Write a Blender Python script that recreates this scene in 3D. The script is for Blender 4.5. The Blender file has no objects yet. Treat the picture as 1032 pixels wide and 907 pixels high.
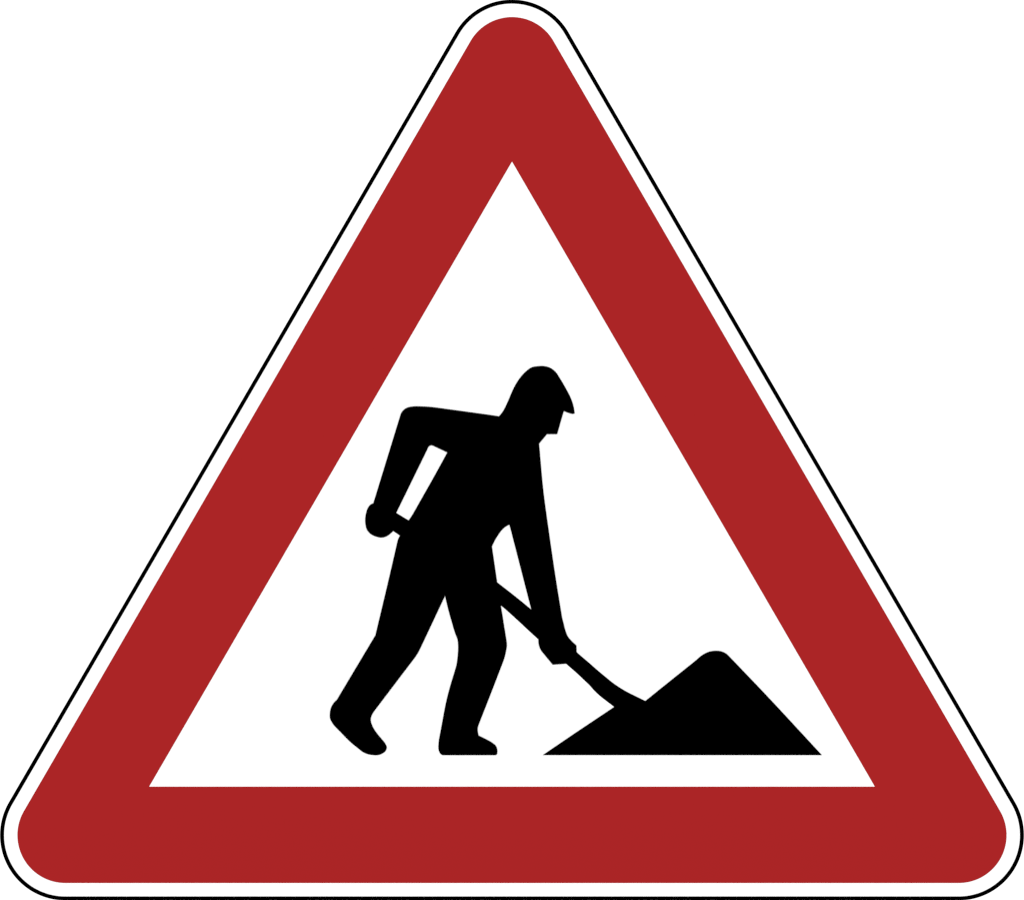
import bpy, math
from mathutils import Vector
from mathutils.geometry import tessellate_polygon

scene = bpy.context.scene
COL = scene.collection

# ------------------------------------------------------------------ scale
# Drawing units: 1 unit = 1/1031.5 of the 0.9 m wide sign, y downwards.
S = 0.9 / 1031.5
CX, BASE = 516.0, 906.75
def W(u, v, y):
    return Vector(((u - CX) * S, y, (BASE - v) * S))

# ------------------------------------------------------------------ materials
def material(name, colour, rough=0.7, spec=0.0, metallic=0.0, grain=0.0, grain_scale=900.0):
    m = bpy.data.materials.new(name)
    m.use_nodes = True
    nt = m.node_tree
    b = nt.nodes['Principled BSDF']
    b.inputs['Base Color'].default_value = (*colour, 1)
    b.inputs['Roughness'].default_value = rough
    b.inputs['Specular IOR Level'].default_value = spec
    b.inputs['Metallic'].default_value = metallic
    if grain:
        tc = nt.nodes.new('ShaderNodeTexCoord')
        n = nt.nodes.new('ShaderNodeTexNoise')
        n.inputs['Scale'].default_value = grain_scale
        n.inputs['Detail'].default_value = 3
        bp = nt.nodes.new('ShaderNodeBump')
        bp.inputs['Strength'].default_value = grain
        bp.inputs['Distance'].default_value = 0.0002
        nt.links.new(tc.outputs['Object'], n.inputs['Vector'])
        nt.links.new(n.outputs['Fac'], bp.inputs['Height'])
        nt.links.new(bp.outputs['Normal'], b.inputs['Normal'])
    return m

WHITE = material('white_sheeting', (0.84, 0.84, 0.84))
RED = material('red_film', (0.3075, 0.0139, 0.0144))
BLACK = material('black_film', (0.0, 0.0, 0.0))
METAL = material('aluminium_edge', (0.75, 0.76, 0.77), rough=0.45, spec=0.5, metallic=1.0, grain=0.2)
PAPER = material('backdrop_paper', (0.88, 0.88, 0.88), rough=1.0, grain=0.1, grain_scale=60.0)

# ------------------------------------------------------------------ outlines
def spline(pts, step=1.2):
    """Closed outline through pts; (u, v) is a smooth point, (u, v, 1) a sharp
    corner.  Long runs stay straight and hand their direction to neighbours."""
    n = len(pts)
    P = [Vector((p[0], p[1])) for p in pts]
    sharp = [len(p) > 2 for p in pts]
    L = [(P[(i + 1) % n] - P[i]).length for i in range(n)]
    D = [(P[(i + 1) % n] - P[i]).normalized() for i in range(n)]
    LONG = 14.0
    tan = []
    for i in range(n):
        a, b = L[i - 1], L[i]
        if a >= LONG and b < LONG:
            t = D[i - 1]
        elif b >= LONG and a < LONG:
            t = D[i]
        else:
            t = (D[i - 1] * b + D[i] * a).normalized()
        tan.append(t)
    out = []
    for i in range(n):
        j = (i + 1) % n
        t0 = D[i] if sharp[i] else tan[i]
        t1 = D[i] if sharp[j] else tan[j]
        if sharp[i] and not sharp[j] and L[i] < LONG:      # let a curve start freely at a corner
            t0 = (2 * D[i] - tan[j]).normalized() if D[i].dot(tan[j]) > 0.6 else D[i]
        if sharp[j] and not sharp[i] and L[i] < LONG:
            t1 = (2 * D[i] - tan[i]).normalized() if D[i].dot(tan[i]) > 0.6 else D[i]
        straight = abs(t0.dot(D[i])) > 0.99999 and abs(t1.dot(D[i])) > 0.99999
        k = 1 if straight else max(3, int(L[i] / step))
        for q in range(k):
            s = q / k
            h00 = 2*s**3 - 3*s**2 + 1; h10 = s**3 - 2*s**2 + s
            h01 = -2*s**3 + 3*s**2; h11 = s**3 - s**2
            out.append(P[i]*h00 + t0*(h10*L[i]) + P[j]*h01 + t1*(h11*L[i]))
    return out

def area(p):
    return sum(p[i-1].x * p[i].y - p[i].x * p[i-1].y for i in range(len(p))) / 2

def grow(p, d):
    """Push a closed outline outwards by d units (mitred, capped)."""
    sgn = 1 if area(p) > 0 else -1
    n = len(p); out = []
    for i in range(n):
        a = (p[i] - p[i-1]).normalized(); b = (p[(i+1) % n] - p[i]).normalized()
        na = Vector((a.y, -a.x)) * sgn; nb = Vector((b.y, -b.x)) * sgn
        m = na + nb
        m = m.normalized() if m.length > 1e-6 else na
        out.append(p[i] + m * (d / max(0.45, m.dot(na))))
    return out

def rounded_triangle(r, seg=72):
    c = [Vector((516.0, 65.75)), Vector((966.35, 841.3)), Vector((65.65, 841.3))]
    out = []
    for i in range(3):
        e_in = (c[i] - c[i-1]).normalized(); e_out = (c[(i+1) % 3] - c[i]).normalized()
        n_in = Vector((e_in.y, -e_in.x)); n_out = Vector((e_out.y, -e_out.x))
        a0 = math.atan2(n_in.y, n_in.x); a1 = math.atan2(n_out.y, n_out.x)
        while a1 < a0: a1 += 2 * math.pi
        for k in range(seg + 1):
            a = a0 + (a1 - a0) * k / seg
            out.append(c[i] + Vector((math.cos(a), math.sin(a))) * r)
    return out

# ------------------------------------------------------------------ meshes
def sheet(name, loops, y_back, y_front, mats, parent, closed_back=False):
    """Solid sheet with outline loops[0] and holes loops[1:], facing -Y."""
    loops = [l if (area(l) > 0) == (k == 0) else l[::-1] for k, l in enumerate(loops)]
    flat = [v for l in loops for v in l]
    n = len(flat)
    verts = [W(v.x, v.y, y_front) for v in flat] + [W(v.x, v.y, y_back) for v in flat]
    tris = tessellate_polygon([[Vector((v.x, v.y, 0)) for v in l] for l in loops])
    faces, idx = [], []
    for t in tris:
        a, b, c = (verts[i] for i in t)
        t = tuple(t)
        if (b - a).cross(c - a).y > 0: t = t[::-1]
        faces.append(t); idx.append(0)
        if closed_back:
            faces.append(tuple(i + n for i in t[::-1])); idx.append(len(mats) - 1)
    o = 0
    for l in loops:
        m = len(l)
        for i in range(m):
            a, b = o + i, o + (i + 1) % m
            faces.append((b, a, a + n, b + n)); idx.append(len(mats) - 1)
        o += m
    me = bpy.data.meshes.new(name)
    me.from_pydata(verts, [], faces)
    for m in mats: me.materials.append(m)
    for p, k in zip(me.polygons, idx): p.material_index = k
    me.update()
    ob = bpy.data.objects.new(name, me)
    COL.objects.link(ob)
    ob.parent = parent
    return ob

G = 0.16      # ink spread of the printed films, units

sign = bpy.data.objects.new('road_sign', None)
COL.objects.link(sign)
sign['label'] = 'white triangular roadworks sign with thick red border and black digging worker'
sign['category'] = 'road sign'

# aluminium plate faced with white sheeting
sheet('plate', [rounded_triangle(65.40)], 0.003, 0.0, [WHITE, METAL], sign, True)
# fine black line all round the edge
sheet('edge_line', [rounded_triangle(65.75), rounded_triangle(61.95 - G)], 0.001, -0.0003, [BLACK], sign)
# broad red band
inner = [Vector((516.0, 162.6 + 2*G)), Vector((882.15 - 1.7*G, 792.7 - G)), Vector((149.85 + 1.7*G, 792.7 - G))]
sheet('red_border', [rounded_triangle(48.0 + G), inner], 0.001, -0.0003, [RED], sign)

# ------------------------------------------------------------------ pictogram
worker = [
    (502.9, 419.8, 1), (506.6, 415.2), (510.4, 408.2), (513.8, 400.4), (517.8, 391.4), (523.2, 382.3), (529.7, 374.9),
    (536.0, 370.4), (541.8, 369.3), (549.0, 369.3), (555.0, 371.2), (560.0, 375.2), (563.9, 381.0), (569.4, 390.3),
    (574.7, 400.4), (577.1, 406.8), (579.0, 416.6, 1), (577.7, 417.0), (573.2, 416.0), (568.1, 414.0, 1),
    (561.4, 437.4, 1), (551.2, 437.4, 1), (543.1, 447.1, 1),
    (548.1, 500.0), (550.3, 516.5), (552.8, 534.2), (559.5, 580.0), (566.1, 620.8), (567.8, 628.0), (570.0, 636.2),
    (572.2, 641.5), (575.2, 645.1), (580.8, 650.3, 1), (581.0, 657.3, 1), (571.1, 668.5, 1), (557.1, 669.5, 1),
    (546.9, 657.2), (544.2, 652.8), (543.0, 648.5), (542.8, 644.2, 1),
    (535.8, 614.8, 1), (513.5, 528.3, 1), (507.4, 532.2), (502.6, 538.0), (498.3, 545.0), (495.6, 550.8, 1),
    (500.9, 586.8, 1), (504.5, 609.5, 1), (509.9, 642.9), (510.7, 649.5), (509.6, 657.3), (507.1, 666.1),
    (498.1, 689.6), (482.4, 729.6), (481.3, 733.8), (481.4, 737.5), (482.3, 741.2, 1),
    (489.5, 744.7), (496.0, 748.4), (499.7, 751.6), (500.7, 754.0), (501.1, 757.7), (500.6, 759.8), (499.4, 760.6, 1),
    (445.9, 760.6, 1), (443.7, 758.9), (442.2, 755.2), (442.2, 748.4), (443.4, 740.6), (451.6, 699.5),
    (459.6, 672.3), (461.3, 662.0), (461.9, 653.0), (461.4, 645.1), (458.6, 637.2), (455.3, 626.2), (451.6, 612.8),
    (448.65, 599.8, 1),
    (424.3, 651.4), (420.6, 658.5), (417.2, 663.5), (404.6, 680.0), (378.4, 714.5), (375.1, 719.4), (373.7, 722.9),
    (373.5, 726.3), (374.9, 730.9), (379.5, 738.6), (385.0, 745.2), (388.4, 749.7), (389.6, 753.0), (388.6, 756.2),
    (385.6, 758.8), (381.6, 760.4), (375.1, 760.4), (368.7, 758.9), (364.1, 756.3), (353.1, 747.3), (342.1, 736.2),
    (334.5, 727.4), (332.8, 723.8), (332.6, 718.6), (333.7, 713.1), (336.1, 708.7), (339.5, 705.2, 1),
    (378.5, 640.0, 1), (395.1, 570.0), (400.6, 546.0), (401.7, 542.6), (403.3, 539.7, 1),
    (411.8, 524.6, 1), (414.6, 520.6), (416.6, 517.4), (443.2, 470.2), (451.0, 455.9, 1), (437.4, 449.5), (434.7, 448.6),
    (432.1, 449.8), (430.3, 453.2), (399.1, 516.9, 1), (396.1, 535.0, 1),
    (393.1, 537.8), (388.9, 540.6), (384.3, 541.6), (379.8, 540.8), (372.4, 536.9), (369.9, 533.6), (368.7, 529.7),
    (368.2, 523.5), (369.0, 517.4), (371.4, 511.0), (373.1, 508.9), (376.3, 507.4, 1),
    (403.7, 418.3), (406.3, 413.8), (410.4, 411.0), (416.4, 409.8), (426.4, 409.8), (439.6, 410.9), (490.0, 417.8),
]
shovel = [
    (390.0, 511.4, 1), (411.8, 524.6), (500.9, 586.8), (535.8, 614.7), (558.0, 634.6), (581.0, 657.1), (592.1, 666.6),
    (603.1, 676.2), (614.1, 685.3), (625.1, 693.2), (636.2, 699.4), (650.3, 706.3, 1), (657.0, 714.0, 1), (634.0, 722.0, 1),
    (619.3, 712.2, 1), (607.5, 703.2), (599.8, 696.4), (593.2, 689.2), (581.0, 677.7), (570.0, 668.1), (542.8, 644.2),
    (504.5, 609.5), (403.3, 539.7), (386.0, 528.0, 1),
]
heap = [
    (547.3, 760.6, 1), (579.6, 738.7), (619.3, 712.2, 1), (650.3, 706.5, 1), (670.0, 690.6), (700.9, 665.9), (706.9, 660.8),
    (710.8, 658.4), (715.2, 656.6), (720.7, 655.8), (725.7, 656.1), (730.1, 657.6), (733.9, 660.4), (770.0, 698.1),
    (828.1, 760.6, 1),
]
sheet('shovel', [grow(spline(shovel), G)], 0.001, -0.0003, [BLACK], sign)
sheet('earth_heap', [grow(spline(heap), G)], 0.001, -0.0005, [BLACK], sign)
sheet('worker_figure', [grow(spline(worker), G)], 0.001, -0.0007, [BLACK], sign)

# ------------------------------------------------------------------ white backdrop, three metres behind
me = bpy.data.meshes.new('backdrop')
me.from_pydata([(-16, 3, -14), (16, 3, -14), (16, 3, 16), (-16, 3, 16)], [], [(0, 1, 2, 3)])
me.materials.append(PAPER)
bd = bpy.data.objects.new('backdrop', me)
COL.objects.link(bd)
bd['kind'] = 'structure'

# ------------------------------------------------------------------ light: an even white studio
world = bpy.data.worlds.new('World')
scene.world = world
world.use_nodes = True
bg = world.node_tree.nodes['Background']
bg.inputs['Color'].default_value = (1, 1, 1, 1)
bg.inputs['Strength'].default_value = 1.12

mid = Vector((0, 0, 0.45))
for sx in (-1, 1):
    ld = bpy.data.lights.new('softbox', 'AREA')
    ld.shape = 'SQUARE'; ld.size = 2.5; ld.energy = 75
    lo = bpy.data.objects.new('softbox', ld)
    COL.objects.link(lo)
    lo.location = (sx * 4.5, -6.0, 1.6)
    lo.rotation_euler = (mid - lo.location).to_track_quat('-Z', 'Y').to_euler()

# ------------------------------------------------------------------ camera: square on
cd = bpy.data.cameras.new('camera')
cam = bpy.data.objects.new('camera', cd)
COL.objects.link(cam)
DIST = 4.0
VIEW = 1032.3 * S
cam.location = ((516.0 - CX) * S, -DIST, (BASE - 453.5) * S)
cam.rotation_euler = (math.pi / 2, 0, 0)
cd.sensor_fit = 'HORIZONTAL'
cd.sensor_width = 36.0
cd.lens = 36.0 * DIST / VIEW
cd.clip_start = 0.05
cd.clip_end = 200
scene.camera = cam

scene.render.engine = 'CYCLES'
scene.cycles.use_denoising = False
scene.cycles.pixel_filter_type = 'BLACKMAN_HARRIS'
scene.cycles.filter_width = 1.3
scene.render.dither_intensity = 0.0
scene.view_settings.view_transform = 'Standard'
scene.view_settings.look = 'None'
scene.view_settings.exposure = 0
scene.view_settings.gamma = 1
